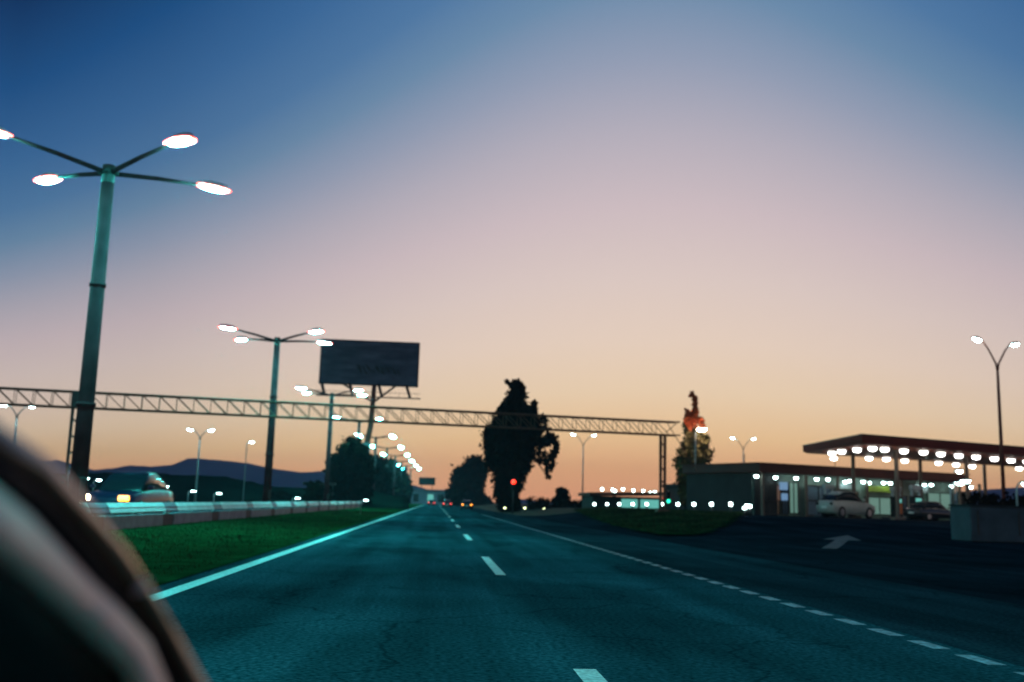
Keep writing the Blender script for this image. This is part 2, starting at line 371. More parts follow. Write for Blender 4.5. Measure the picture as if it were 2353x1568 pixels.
# ------------------------------------------------------------------ street lamps of the median
def make_lamp():
    t_ = thing('street_lamp', 'x', 'street lamp', group='four-headed street lamps along the median')
    MB().tube([(0, 0, 0), (0, 0, 4), (0, 0, 11.6)], [.28, .25, .20], 16).build('pole', 'polegrey', t_, True)
    for z in (3.9, 7.8): MB().tube([(0, 0, z-.06), (0, 0, z+.06)], .30 if z < 5 else .26, 16).build('pole_joint', 'polegrey', t_, True)
    MB().box((.2, -.2, 1.3), (.2, .04, .6), R(45), bev=.01).build('access_door', 'darksteel', t_)
    b = MB(); b.box((0, 0, .16), (.62, .62, .32), bev=.05); b.box((0, 0, .35), (.44, .44, .06), bev=.01); b.build('base_plate', 'concrete', t_)
    b = MB(); b.tube([(0, 0, 11.25), (0, 0, 11.85)], .21, 14); b.box((0, 0, 11.6), (.5, .5, .14), R(45), bev=.03); b.build('bracket', 'darksteel', t_, False)
    for sx, sy in ((-1, -1), (1, -1), (-1, 1), (1, 1)):
        a = Vector((sx*.15, sy*.12, 11.62)); c = Vector((sx*2.45, sy*2.02, 11.98))
        arm = MB().tube([a, a.lerp(c, .5)+Vector((0, 0, .03)), c], [.085, .075, .055], 10).build('arm', 'polegrey', t_, True)
        d = math.atan2(sy*2.02, sx*2.45); head = Vector((sx*2.86, sy*2.34, 12.04))
        ca, sa = math.cos(d), math.sin(d)
        def tr(u, v, w): return (head.x+u*ca-v*sa, head.y+u*sa+v*ca, head.z+w)
        secs = []
        for u, hw, lo, hi in ((-.62, .07, -.03, .05), (-.45, .16, -.05, .10), (-.2, .24, -.06, .16), (.2, .26, -.06, .17), (.5, .2, -.05, .13), (.62, .08, -.03, .06)):
            secs.append([tr(u, -hw, lo), tr(u, hw, lo), tr(u, hw*.9, (lo+hi)/2), tr(u, hw*.45, hi), tr(u, -hw*.45, hi), tr(u, -hw*.9, (lo+hi)/2)])
        hd = MB().loft(secs).build('lamp_head', 'galv', t_)
        secs = []
        for u, hw, dp in ((-.50, .05, .02), (-.40, .16, .05), (-.15, .22, .09), (.2, .23, .09), (.42, .17, .06), (.52, .05, .02)):
            secs.append([tr(u, math.cos(an)*hw, -.068-math.sin(an)*dp) for an in [math.pi*i/7 for i in range(8)]])
        MB().loft(secs).build('lens', 'lens', hd, True)
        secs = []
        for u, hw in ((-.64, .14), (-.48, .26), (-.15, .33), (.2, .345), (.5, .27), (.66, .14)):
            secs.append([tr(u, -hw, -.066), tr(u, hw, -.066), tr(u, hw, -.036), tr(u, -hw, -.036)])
        MB().loft(secs).build('lens_halo', 'lenshalo', hd)  # glowing plate added round the lens as its red halo
    return t_
lampP = make_lamp()
ORD = ['nearest', 'second nearest', 'third nearest', 'fourth nearest', 'fifth nearest', 'sixth nearest', 'seventh nearest', 'eighth nearest', 'ninth nearest', 'tenth nearest']
LD = ['very tall grey four-headed street lamp at the left, nearest of the median row',
      'four-headed street lamp just left of the billboard, second in the median row',
      'four-headed street lamp whose top stands under the billboard frame, third in the median row',
      'four-headed street lamp behind the billboard post, fourth in the median row']
for i in range(10):
    Y = 32.64+35.34*i; x = -11.26+.188e-4*Y*Y
    o = lampP if i == 0 else dup(lampP, (0, 0, 0))
    o.location = (x, Y, .01)
    o['label'] = LD[i] if i < 4 else ORD[i]+' four-headed street lamp of the median row, far off above the dark trees'
o = dup(lampP, (-11.26, -2.7, .01), 0, 'four-headed street lamp of the median beside the viewpoint, outside the picture')

# ------------------------------------------------------------------ guardrail
gr = thing('guardrail', 'white and blue banded steel guardrail along the left side of the grass median', 'guardrail', (-9.85, 0, 0))
def beam(y0, y1, z0, z1, nm, m):
    zs = [z1, z1-(z1-z0)*.12, z0+(z1-z0)*.56, z0+(z1-z0)*.48, z0+(z1-z0)*.10, z0]; xs_ = [0, .035, .11, .10, .17, .15]
    pr = list(zip(xs_, zs)); pr = pr + [(a-.03, z) for a, z in reversed(pr)]
    MB().loft([[(a, y0, z) for a, z in pr], [(a, y1, z) for a, z in pr]]).build(nm, m, gr)
y = 6.2-1.7/2
while y < 320:
    beam(y, y+1.75, .53, .85, 'blue_beam_section', 'railblue'); beam(y+1.75, y+8, .532, .852, 'white_beam_section', 'railwhite')
    MB().box((-.02, y+.75, .23), (.16, 1.5, .42)).build('dark_plinth_block', 'raildark', gr)
    MB().box((-.02, y+1.5+3.25, .24), (.22, 6.48, .47), bev=.04).build('grey_plinth_block', 'railgrey', gr)
    y += 8
y = 6.3
for i in range(78):
    MB().box((-.13, y, .42), (.09, .12, .86), bev=.01).build('post', 'galv', gr); y += 4.0

# ------------------------------------------------------------------ overhead truss gantry
def gantry():
    pL = atY(168, 1000, 64); pR = atY(1523, 1050, 73)
    A = Vector((pL.x, pL.y, 0)); B = Vector((pR.x, pR.y, 0)); u = (B-A).normalized(); v = Vector((-u.y, u.x, 0)); Ln = (B-A).length
    zb0 = atY(200, 938, 64).z; zb1 = atY(1523, 1000, 73).z; hh = .98
    g = thing('gantry', 'long brown lattice gantry spanning the whole highway on two posts', 'gantry', A)
    def P(s, w, z): return u*s + v*w + Vector((0, 0, z))
    def zb(s): return zb0+(zb1-zb0)*s/Ln
    ch = MB(); s0, s1 = -14, Ln+1.2
    for w in (-.4, .4):
        for dz in (0, hh): ch.tube([P(s0, w, zb(s0)+dz), P(s1, w, zb(s1)+dz)], .055, 6)
    ch.build('chord', 'brownsteel', g)
    lc = MB(); n = int((s1-s0)/1.05)
    for i in range(n):
        s = s0+1.05*i
        for w in (-.4, .4):
            lc.tube([P(s, w, zb(s)+hh), P(s+1.05, w, zb(s+1.05))], .028, 5)
            lc.tube([P(s, w, zb(s)), P(s, w, zb(s)+hh)], .022, 5)
        lc.tube([P(s, -.4, zb(s)), P(s, .4, zb(s))], .022, 5); lc.tube([P(s, -.4, zb(s)+hh), P(s+1.05, .4, zb(s)+hh)], .022, 5)
    lc.build('lattice', 'brownsteel', g)
    for s, m in ((0, 'darksteel'), (Ln, 'brownsteel')):
        x, y = (A+u*s).x, (A+u*s).y; zg = H(x, y)
        b = MB()
        for a in (-.17, .17):
            for w in (-.4, .4): b.tube([P(s+a, w*(.6 if s == 0 else .25), zg), P(s+a, w*(1 if s == 0 else .35), zb(s)+.02)], .06, 6)
        for i in range(6):
            z = zg+.3+i*(zb(s)-zg)/6.3; q_ = .3 if s == 0 else .1; b.tube([P(s-.17, -q_, z), P(s+.17, q_, z+.4)], .03, 5); b.tube([P(s+.17, -q_, z), P(s-.17, q_, z+.4)], .03, 5)
        b.box(P(s, 0, zg+.15), (.9, .9, .3)); b.box(P(s, 0, zb(s)+hh*.5), (.5, .95, hh), math.atan2(u.y, u.x)) if s == 0 else None
        b.build('gantry_post', m, g)
    b = MB(); b.tube([P(Ln+.3, 0, zb(Ln)+hh), P(Ln+3.0, .3, zb(Ln)-2.6)], .03, 5); b.tube([P(Ln+.3, .2, zb(Ln)+.2), P(Ln+1.2, 0, zb(Ln)+hh)], .03, 5)
    b.build('brace', 'brownsteel', g)
gantry()

# ------------------------------------------------------------------ billboard
def billboard():
    Y = 150; tl, tr_, br, blc = atY(738, 775, Y), atY(965, 790, Y-.2), atY(962, 890, Y-.2), atY(740, 882, Y)
    base = atY(832, 1150, Y+1); O = Vector((base.x, base.y, 0))
    g = thing('billboard', 'big dark blue billboard on a single red-brown post in the median', 'billboard', O)
    w = tr_.x-tl.x; cx = (tl.x+tr_.x)/2-O.x; z0, z1 = (br.z+blc.z)/2, (tl.z+tr_.z)/2; cy = Y-O.y; hgt = z1-z0
    MB().box((cx, cy+.32, (z0+z1)/2), (w, .5, hgt), bev=.06).build('panel_frame', 'darksteel', g)
    p = MB(); nx = 8
    for i in range(nx): p.box((cx-w/2+.2+(w-.4)*(i+.5)/nx, cy+.04+.012*(i % 2), (z0+z1)/2), ((w-.4)/nx-.02, .05, hgt-.36))
    pa = p.build('advert_face', 'board', g)
    sc = MB(); rr = random.Random(5)            # faint dark brush scrawl across the lower middle of the face
    for i in range(24):
        x = cx-1.8+i*.26+rr.uniform(-.15, .15); zc = z0+hgt*.34+rr.uniform(-.4, .4); h = rr.uniform(.35, 1.2)
        sc.tube([(x-.2, cy-.005, zc+h*.6), (x+.1, cy-.005, zc), (x+.35, cy-.005, zc-h*.6)], [.05, .10, .03], 6)
    sc.build('scrawl', 'boardink', pa)
    zk = atY(830, 912, Y-1.5).z
    wk = MB(); wk.box((cx+.2, cy-1.5, zk), (w+.5, .9, .10)); wk.tube([(cx-w/2-.1, cy-1.9, zk+.7), (cx+w/2+.4, cy-1.9, zk+.7)], .03, 5)
    for i in range(12): wk.tube([(cx-w/2+w*i/11, cy-1.9, zk), (cx-w/2+w*i/11, cy-1.9, zk+.7)], .02, 5)
    wk.build('catwalk', 'brownsteel', g)
    for i, fx in enumerate((.03, .31, .6, .88)):
        x = cx-w/2+w*fx
        MB().loft([[(x-.25, cy-.02, z0+.3), (x+.25, cy-.02, z0+.3), (x+.25, cy+.35, z0+.3), (x-.25, cy+.35, z0+.3)],
                [(x+.5, cy-1.6, zk+.05), (x+.9, cy-1.6, zk+.05), (x+.9, cy-1.1, zk+.05), (x+.5, cy-1.1, zk+.05)]]).build('floodlight_arm', 'black', g)
    MB().tube([(.1, 0, 8.5), (.7, 0, 12), (1.1, cy+1.6, z1-1.0)], [.42, .40, .3], 14).build('post', 'redsteel', g, True)
    MB().tube([(-.2, 0, 0), (0, 0, 4.5), (.15, 0, 9.5)], [.85, .8, .62], 18).build('post_sleeve', 'galv', g, True)
    b = MB()
    for q in (-1, 1): b.tube([(cx+q*w*.3, cy+.8, z0+.5), (.9, cy+1.4, zk-.5)], .15, 6)
    b.tube([(cx-w*.42, cy+.8, z0+.5), (cx+w*.42, cy+.8, z0+.5)], .16, 8); b.build('back_brace', 'darksteel', g)
billboard()

# ------------------------------------------------------------------ other lamps
def make_double(name='street_lamp', h=10.0, reach=1.6, lens='lensfar', m='brownsteel', group=None, up=1.0):
    t_ = thing(name, 'x', 'street lamp', group=group)
    MB().tube([(0, 0, 0), (0, 0, h*.5), (0, 0, h-1.2)], [.13, .11, .085], 10).build('pole', m, t_, True)
    MB().box((0, 0, .12), (.4, .4, .24), bev=.03).build('base_plate', 'concrete', t_)
    for sx in (-1, 1):
        pts = [(0, 0, h-1.3), (sx*.12, 0, h-.8), (sx*reach*.45, 0, h-.8+.45*up), (sx*reach*.8, 0, h-.8+.75*up)]
        MB().tube(pts, [.07, .06, .05, .045], 8).build('arm', m, t_, True)
        hd = MB().loft([[(sx*(reach*.8+u), -wd, h-.85+.75*up+u*.15+dz) for wd, dz in ((-w, 0), (w, 0), (w*.6, tt), (-w*.6, tt))] for u, w, tt in ((0, .06, .06), (.2, .15, .13), (.55, .17, .14), (.8, .08, .06))]).build('lamp_head', 'darksteel', t_)
        MB().loft([[(sx*(reach*.8+u), w*math.cos(a), h-.87+.75*up+u*.15-dp*math.sin(a)) for a in [math.pi*i/6 for i in range(7)]] for u, w, dp in ((.08, .05, .02), (.22, .14, .16), (.55, .15, .17), (.74, .06, .02))]).build('lens', lens, hd, True)
    return t_
RG = 'two-armed street lamps on the right'
d0 = make_double(h=10.9, reach=1.6, lens='lensfar', m='redsteel', group=RG, up=1.9)
def place(o, px, Y, label, rz=0, sc=None):
    x, y = XY(px, Y); o.location = (x, y, H(x, y)); o.rotation_euler = (0, 0, rz); o['label'] = label
    if sc: o.scale = (sc,)*3
    return o
place(d0, 2308, 61, 'tall thin red-brown two-armed street lamp in front of the filling station canopy at the right', R(20), 1.02)
d1 = copy_tree(d0)
for o_ in [q for q in bpy.data.objects if q.parent == d1 and q.name.startswith(('pole', 'arm'))]:
    o_.data = o_.data.copy(); o_.data.materials[0] = MT['galv']
place(d1, 1338, 150, 'pale two-armed street lamp between the big dark tree and the gantry post', R(0), .95)
d2_ = copy_tree(d1); place(d2_, 1709, 146, 'thin two-armed street lamp rising behind the left end of the station building', R(0), .95)
FG = 'small far street lamps on the left'
s0_ = make_double(h=8.6, reach=1.0, lens='lensfar', m='galv', group=FG)
place(s0_, 447, 118, 'far two-headed street lamp above the blue hills, left of the second median lamp', 0)
s1_ = copy_tree(s0_); place(s1_, 16, 92, 'two-headed street lamp at the left edge just under the gantry beam', R(10))
def make_single(h, lens='lensfar', name='street_lamp', group=FG, r=.06, hs=1.0):
    t_ = thing(name, 'x', 'street lamp', group=group)
    MB().tube([(0, 0, 0), (0, 0, h-.35), (.12, 0, h-.08), (.35, 0, h)], [r*1.4, r, r*.9, r*.8], 8).build('pole', 'galv', t_, True)
    hd = MB().box((.6, 0, h+.03), (.62*hs, .28*hs, .10), bev=.03).build('lamp_head', 'darksteel', t_)
    MB().loft([[(.6+u*hs, w*hs*math.cos(a), h-.03-dp*hs*math.sin(a)) for a in [math.pi*i/6 for i in range(7)]] for u, w, dp in ((-.28, .05, .03), (-.18, .14, .16), (.18, .14, .16), (.28, .05, .03))]).build('lens', lens, hd, True)
    return t_
q0 = make_single(8.0); place(q0, 557, 130, 'single-headed street lamp on a thin pole above the hills right of the two-headed one', 0)
q1 = make_single(7.8, lens=emit('warm_street_lamp_glow', (1, .72, .6), 160), hs=1.5); place(q1, 1598, 91.6, 'bright single street lamp standing in front of the slim tree', 0); q1['group'] = 'street lamps beside the filling station'
low = make_single(4.2, group='low far lamps behind the left embankment', r=.05)
LL = [(168, 1085, 'small lamp above the far left corner of the oncoming van'), (198, 1097, 'small lamp over the bonnet of the oncoming van'),
      (227, 1101, 'faint lamp over the roof of the oncoming van'), (366, 1116, 'left one of the two close lamps right of the oncoming van'), (381, 1116, 'right one of the two close lamps right of the oncoming van'),
      (444, 1127, 'single low lamp midway along the dark embankment'), (503, 1132, 'low lamp on the dark embankment left of the second median lamp post'),
      (683, 1143, 'yellowish low lamp just above the guardrail right of the second median lamp'), (840, 1148, 'bright low lamp at the foot of the billboard post')]
for i, (px, py, lb) in enumerate(LL):
    Y = 78 if i < 8 else 80
    p = atY(px, py, Y); o = low if i == 0 else copy_tree(low)
    o.scale = (.62, .62, (p.z-.05)/4.2*1.0); o.location = (p.x-.35, p.y, 0); o['label'] = lb

# ------------------------------------------------------------------ trees
def leafcloud(b, blobs, n, size, mi=0, rnd=random):
    vol = [bl[3]*bl[4]*bl[5] for bl in blobs]; tot = sum(vol)
    for bl_, v_ in zip(blobs, vol):
        cx, cy, cz, rx, ry, rz = bl_
        nb = max(30, int(n*v_/tot)); clumps = []
        for _ in range(max(6, nb//26)):
            while True:
                p = Vector((rnd.uniform(-1, 1), rnd.uniform(-1, 1), rnd.uniform(-1, 1)))
                if p.length <= 1: break
            clumps.append(p*(p.length**-.25 if p.length > .05 else 1)*.95)
        for _ in range(nb):
            c = rnd.choice(clumps); q = c + Vector((rnd.gauss(0, .19), rnd.gauss(0, .19), rnd.gauss(0, .19)))
            P = Vector((cx+q.x*rx, cy+q.y*ry, cz+q.z*rz))
            s_ = size*rnd.uniform(.5, 1.4); d = Vector((rnd.gauss(0, 1), rnd.gauss(0, 1), rnd.gauss(0, 1)-.4)).normalized(); e = d.orthogonal().normalized()
            e = (e*math.cos(rnd.uniform(0, 6))+d.cross(e)*math.sin(rnd.uniform(0, 6))).normalized()
            b.add([P-d*s_*.5, P+e*s_*.28, P+d*s_*.5, P-e*s_*.28], [(0, 1, 2, 3)], mi)
def tree(px, Y, label, trunk_pts, blobs, n, size, leaf='leaf', tr=.35, red=None, cat='tree', name='tree', limbs=()):
    """trunk and blobs are given in picture units of this tree's own distance: (px, py) -> local x, z"""
    x0, y0 = XY(px, Y); z0 = H(x0, y0)
    g = thing(name, label, cat, (x0, y0, z0), group='trees along the highway')
    def loc(a, c, dy=0): p = atY(a, c, Y); return Vector((p.x-x0, dy, p.z-z0))
    u = Y/FPX
    tp = [loc(a, c) for a, c in trunk_pts]; tp[0].z = -.1
    b = MB(); b.tube(tp, [tr*(1-.75*i/(len(tp)-1)) for i in range(len(tp))], 9)
    for a, c, e in limbs: b.tube([loc(*a), loc(*c), loc(*e)], [tr*.4, tr*.28, tr*.12], 6)
    for bl_ in blobs[:14]:
        c = loc(bl_[0], bl_[1]); s_ = min(tp, key=lambda q: (q-c).length); b.tube([s_, s_.lerp(c, .6)+Vector((0, .3, .1)), c], [tr*.3, tr*.2, tr*.06], 5)
    b.build('trunk', 'bark', g, True)
    b = MB(); BL = []
    for bl_ in blobs: c = loc(bl_[0], bl_[1]); BL.append((c.x, random.uniform(-.4, .4), c.z, bl_[2]*u, min(bl_[2], bl_[3])*u*(bl_[4] if len(bl_) > 4 else 1), bl_[3]*u))
    leafcloud(b, BL, n, size)
    if red:
        RB = []
        for bl_ in red: c = loc(bl_[0], bl_[1]); RB.append((c.x, 0, c.z, bl_[2]*u, bl_[2]*u, bl_[3]*u))
        leafcloud(b, RB, n//5, size, 1)
    b.build('crown', [leaf, 'leafred'] if red else leaf, g)
    return g
tree(1172, 135, 'tallest dark tree at the centre, leaning left with one long bough drooping to the right',
     [(1172, 1180), (1170, 1120), (1176, 1050), (1180, 980), (1186, 910)],
     [(1187, 905, 20, 24), (1180, 945, 32, 34), (1176, 990, 46, 40), (1172, 1035, 52, 42), (1172, 1080, 38, 42), (1168, 1120, 29, 36), (1170, 1155, 26, 26), (1146, 1010, 32, 40), (1190, 1010, 32, 40), (1186, 1060, 30, 36),
      (1228, 945, 14, 20), (1238, 975, 16, 24), (1252, 1005, 16, 24), (1268, 1025, 14, 24), (1262, 1055, 15, 22), (1256, 1085, 10, 15), (1228, 1005, 10, 26), (1242, 1040, 8, 22), (1216, 960, 12, 30), (1186, 885, 22, 10), (1134, 1052, 20, 26)],
     30000, .72, tr=.55, limbs=[((1180, 980), (1225, 985), (1262, 1050)), ((1178, 1010), (1215, 1030), (1250, 1085))])
tree(1085, 300, 'lower rounded dark tree farther off, at the left side of the tallest tree',
     [(1090, 1176), (1088, 1130), (1085, 1085)],
     [(1092, 1078, 26, 26), (1068, 1105, 28, 30), (1060, 1140, 30, 28), (1090, 1120, 22, 34), (1100, 1156, 26, 16), (1048, 1155, 20, 20)], 12000, 1.4, tr=.7)
tree(800, 138, 'round-topped black tree directly behind the billboard post', [(800, 1160), (802, 1110), (805, 1060)],
     [(812, 1042, 30, 30), (798, 1075, 36, 40), (790, 1110, 36, 36), (825, 1090, 34, 46), (805, 1135, 40, 26)], 15000, .75, tr=.4)
for i, (px, Y, tp_, w, lb) in enumerate(((862, 195, 1052, 30, 'black tree just right of the billboard post'), (893, 250, 1060, 26, 'black tree second right of the billboard post'), (918, 290, 1082, 22, 'smaller black tree at the right end of the row by the billboard'))):
    tree(px, Y, lb, [(px, 1160), (px, 1120), (px, (tp_+1120)/2)], [(px, tp_+22, w*.8, 24), (px-3, tp_+50, w, 32), (px+3, 1128, w*1.05, 30), (px+w*.4, 1140, w*.7, 18)], 6000, .6*Y/112, tr=.35)
tree(1592, 94, 'slim pointed tree right of the gantry post with lamp-halo red painted into its upper leaves',
     [(1585, 1195), (1586, 1120), (1590, 1020), (1594, 920)],
     [(1585, 1140, 24, 28), (1584, 1105, 24, 30), (1588, 1070, 30, 30), (1596, 1045, 32, 30), (1606, 1020, 24, 24), (1590, 1010, 26, 28), (1588, 980, 16, 26), (1596, 945, 9, 22), (1560, 1100, 9, 24), (1625, 1010, 6, 16)],
     4200, .5, leaf='leaf2', tr=.2, red=[(1596, 908, 9, 12), (1585, 965, 15, 20), (1596, 935, 10, 16), (1612, 968, 8, 14)])
for i, (px, Y, w, h, lb) in enumerate(((1292, 150, 16, 13, 'small ragged bush on the skyline right of the tallest tree'), (500, 150, 12, 9, 'small round bush on the crest of the left embankment'),
                                    (640, 140, 34, 8, 'low dark bush where the left embankment comes down'), (735, 120, 36, 20, 'squat dark bush left of the billboard trees'))):
    tree(px, Y, lb, [(px, 1160), (px, 1150-h)], [(px, 1148-h, w*.8, h), (px-w*.3, 1150, w, h*.8), (px+w*.4, 1152, w*.8, h*.7)], 1800, .55, tr=.08, cat='bush', name='bush')
# hedge row in front of the far right edge and along the verge
def hedge(x0, x1, Y, zt, w, n, label):
    a = XY(x0, Y); c = XY(x1, Y+2); b = MB(); k_ = int((c[0]-a[0])/1.2); zg = H(*a)
    g = thing('hedge', label, 'hedge', (a[0], a[1], zg))
    BL = [((c[0]-a[0])*(i+.5)/k_, (c[1]-a[1])*(i+.5)/k_, (zt-zg)*.5, 1.0, w, (zt-zg)*.55*random.uniform(.85, 1.08)) for i in range(k_)]
    leafcloud(b, BL, n, .3); b.build('foliage', 'leaf', g)
    b = MB()
    for q in BL: b.tube([(q[0], q[1], -.1), (q[0]+.1, q[1], q[2])], [.05, .02], 5)
    b.build('stem', 'bark', g)
hedge(2235, 2480, 52, 2.25, .8, 9000, 'dark clipped hedge behind the concrete wall at the right edge')
hedge(1215, 1352, 140, 1.9, 1.2, 5000, 'low dark hedge at the far end of the verge, right of the tallest tree')

# ------------------------------------------------------------------ filling station
ux = Vector((.918, .396, 0)).normalized()
def station_canopy():
    C0 = Vector((28.8, 66, 0)); CL = Vector((29.7, 79.5, 0)); CR = C0+ux*30; CB = CL+ux*30
    g = thing('canopy', 'wide flat red canopy of the filling station on thin columns, lit from underneath', 'canopy', C0)
    P = [C0-C0, CR-C0, CB-C0, CL-C0]
    top = MB().prism(P, 5.98, 6.5); top.build('roof', 'fascia', g)
    cen = (P[0]+P[2])/2
    MB().prism([cen+(p-cen)*.985 for p in P], 5.90, 5.97).build('soffit', 'soffit', g)
    b = MB(); b.prism([cen+(p-cen)*1.003 for p in P], 6.46, 6.56); b.build('roof_edge', 'darksteel', g)
    pts = [(1912, 1040), (1916, 1052), (1934, 1036), (1969, 1032), (2005, 1029), (2033, 1031), (2077, 1035), (2122, 1038), (2162, 1042), (2203, 1046), (2243, 1049), (2285, 1053), (2323, 1057), (2360, 1060),
           (1997, 1052), (2037, 1054), (2079, 1058), (2157, 1063), (2197, 1067), (2234, 1071), (2342, 1076)]
    fr_, ls = None, None
    for px, py in pts:
        p = atZ(px, py-2, 5.86)-C0
        f = MB().box((p.x, p.y, 5.86), (.62, .62, .07), math.atan2(ux.y, ux.x), bev=.01).build('downlight', 'pumpwhite', g)
        MB().loft([[(p.x+r*math.cos(a), p.y+r*math.sin(a), z) for a in [2*math.pi*i/10 for i in range(10)]] for r, z in ((.1, 5.55), (.24, 5.60), (.29, 5.70), (.28, 5.822))]).build('light_bowl', 'lenswarm', f, True)
    for px, Y in ((1963, 78), (2063, 71.5), (2118, 82), (2225, 76), (2266, 88)):
        x, y = XY(px, Y); zg = H(x, y); p = Vector((x, y, 0))-C0
        c = MB(); c.tube([(p.x, p.y, zg-.05), (p.x, p.y, 5.9)], .15, 12)
        c.box((p.x, p.y, zg+.1), (.8, .8, .2), bev=.04); c.build('column', 'column', g)
station_canopy()

def station_building():
    A = Vector((26, 80.5, 0)); uy = Vector((-ux.y, ux.x, 0)); Ln = 24.3; D = 9.0
    g = thing('shop_building', 'long low filling station shop with a lit glass front under a dark red flat roof', 'building', A, math.atan2(ux.y, ux.x))
    zg = .8; nrm = uy
    def loc(px, py, off=0.0):
        p = atplane(px, py, A-uy*off, nrm)-A; return p.dot(ux), p.dot(uy), p.z
    def lx(px): return loc(px, 1150)[0]
    X1 = Ln
    b = MB(); b.box((Ln/2, D/2+.15, (zg+4.2)/2+.1), (Ln, D-.3, 4.2-zg+.4)); b.build('wall', 'wall', g)
    b = MB(); b.box((Ln/2, D/2-.4, 4.62), (Ln+.8, D+1.2, .76), bev=.05); b.box((Ln/2, D/2-.4, 5.02), (Ln+1.0, D+1.4, .06)); b.build('roof', 'roofdark', g)
    b = MB(); b.box((Ln/2, -.995, 4.6), (Ln+.7, .05, .5)); b.build('fascia_sign_band', 'roofdark', g)
    MB().box((-.03, D/2+.15, (zg+4.2)/2), (.1, D-.4, 4.2-zg)).build('end_wall', 'walldark', g)
    b = MB(); b.box((1.1, -.02, (zg+4.2)/2), (2.4, .1, 4.2-zg)); b.build('dark_wall_panel', 'walldark', g)
    # bays of the shop front: (px0, px1, py0, py1, kind)
    bays = [(1742, 1792, 1112, 1150, 'windowwarm'), (1742, 1790, 1150, 1185, 'walltan'), (1796, 1808, 1120, 1183, 'wallblue'), (1812, 1832, 1108, 1180, 'window'),
            (1850, 1908, 1116, 1150, 'wallblue'), (1850, 1908, 1150, 1186, 'wallblue'), (1914, 1970, 1128, 1142, 'walltan'), (1914, 1970, 1148, 1178, 'window'),
            (1986, 2052, 1142, 1182, 'window'), (2060, 2082, 1140, 1184, 'wallblue'), (2130, 2186, 1132, 1190, 'window'), (2196, 2230, 1130, 1185, 'walldark')]
    for i, (a, c, t0, t1, m) in enumerate(bays):
        x0, _, z1 = loc(a, t0); x1, _, _ = loc(c, t0); _, _, z0 = loc(a, t1); z0 = max(z0, zg+.12)
        if z1 > 4.1: z1 = 4.1
        f = MB(); w, h = x1-x0, z1-z0
        for cx, cz, ww, hh in ((x0, (z0+z1)/2, .09, h+.09), (x1, (z0+z1)/2, .09, h+.09), ((x0+x1)/2, z0, w-.09, .09), ((x0+x1)/2, z1, w-.09, .09), ((x0+x1)/2, (z0+z1)/2, .06, h-.09)):
            f.box((cx, -.06, cz), (ww, .12, hh))
        nm = 'window' if m.startswith('window') else 'wall_panel'
        fo = f.build(nm, 'darksteel', g)
        MB().box(((x0+x1)/2, -.02, (z0+z1)/2), (w-.09, .05, h-.09)).build('pane' if nm == 'window' else 'infill', m, fo)
    for (a, c, t0, t1, m, nm) in ((1788, 1806, 1108, 1126, 'windowblue', 'poster'), (1792, 1806, 1134, 1150, 'windowblue', 'poster'), (1918, 1958, 1112, 1124, 'pumpwhite', 'sign_board'), (1985, 2042, 1116, 1130, 'yellowgreen', 'sign_board'),
                                  (2098, 2128, 1112, 1132, 'pumpwhite', 'sign_board')):
        x0, _, z1 = loc(a, t0); x1, _, _ = loc(c, t0); _, _, z0 = loc(a, t1)
        MB().box(((x0+x1)/2, -.19, (z0+z1)/2), (x1-x0, .1, z1-z0), bev=.02).build(nm, m, g)
    for px in (1738, 1838, 1911, 1978, 2056, 2190, 2236):
        x = lx(px); MB().box((x, -.75, (zg+4.2)/2), (.22, .22, 4.24-zg), bev=.02).build('pillar', 'column', g)
    for z6 in ((335, 590), (480, 600), (635, 605), (790, 612), (875, 615), (1005, 632), (1035, 625), (1140, 632), (1185, 640), (1295, 640), (1345, 642), (1600, 655), (1655, 655), (1805, 665), (1955, 672)):
        px = (1780+z6[0]*.3315)/1.088; py = (1000+z6[1]*.3315)/1.088
        x, y, z = loc(px, py-3, .6)
        f = MB().box((x, y+.02, z+.17), (.5, .24, .10), bev=.02).build('wall_light', 'darksteel', g)
        MB().loft([[(x+u, y+w*math.cos(a), z+.115-dp*math.sin(a)) for a in [math.pi*i/6 for i in range(7)]] for u, w, dp in ((-.2, .03, .03), (-.14, .1, .2), (.14, .1, .2), (.2, .03, .03))]).build('light_tube', 'lenscool', f, True)
    for px in (1710+0, 1980): 
        x = lx(px) if px > 1745 else 1.5
        MB().tube([(x, 3, 5.05), (x, 3, 5.9)], .03, 6).build('roof_vent', 'darksteel', g)
station_building()

# fuel pumps on their islands
def pump(px, Y, label, first=None, orange=True, group='fuel pumps under the canopy'):
    x, y = XY(px, Y); zg = H(x, y)
    if first: return dup(first, (x, y, zg), math.atan2(ux.y, ux.x), label)
    g = thing('fuel_pump', label, 'fuel pump', (x, y, zg), math.atan2(ux.y, ux.x), group)
    MB().box((0, 0, .08), (2.4, 1.1, .16), bev=.04).build('island', 'concrete', g)
    MB().box((0, 0, 1.0), (.95, .5, 1.68), bev=.05).build('casing', 'walldark', g)
    MB().box((0, -.265, .85), (.7, .04, .8), bev=.01).build('front_panel', 'pump_orange' if orange else 'pumpwhite', g)
    MB().box((0, -.27, 1.5), (.6, .05, .3), bev=.01).build('display', 'farwin', g)
    b = MB(); b.box((-.4, 0, 2.05), (.08, .2, .5)); b.box((.4, 0, 2.05), (.08, .2, .5)); b.box((0, 0, 2.45), (1.1, .35, .36), bev=.04); b.build('top_sign', 'pumpwhite', g)
    for s_ in (-1, 1): MB().tube([(s_*.5, -.1, 1.5), (s_*.68, -.2, 1.1), (s_*.62, -.25, .5), (s_*.52, -.2, 1.2)], .022, 6).build('hose', 'rubber', g, True)
    return g
p0 = pump(2105, 74, 'dark fuel pump with an orange front panel, the nearest under the canopy')
pump(2060, 80, 'dark fuel pump left of the nearest one, half behind a canopy column', p0)
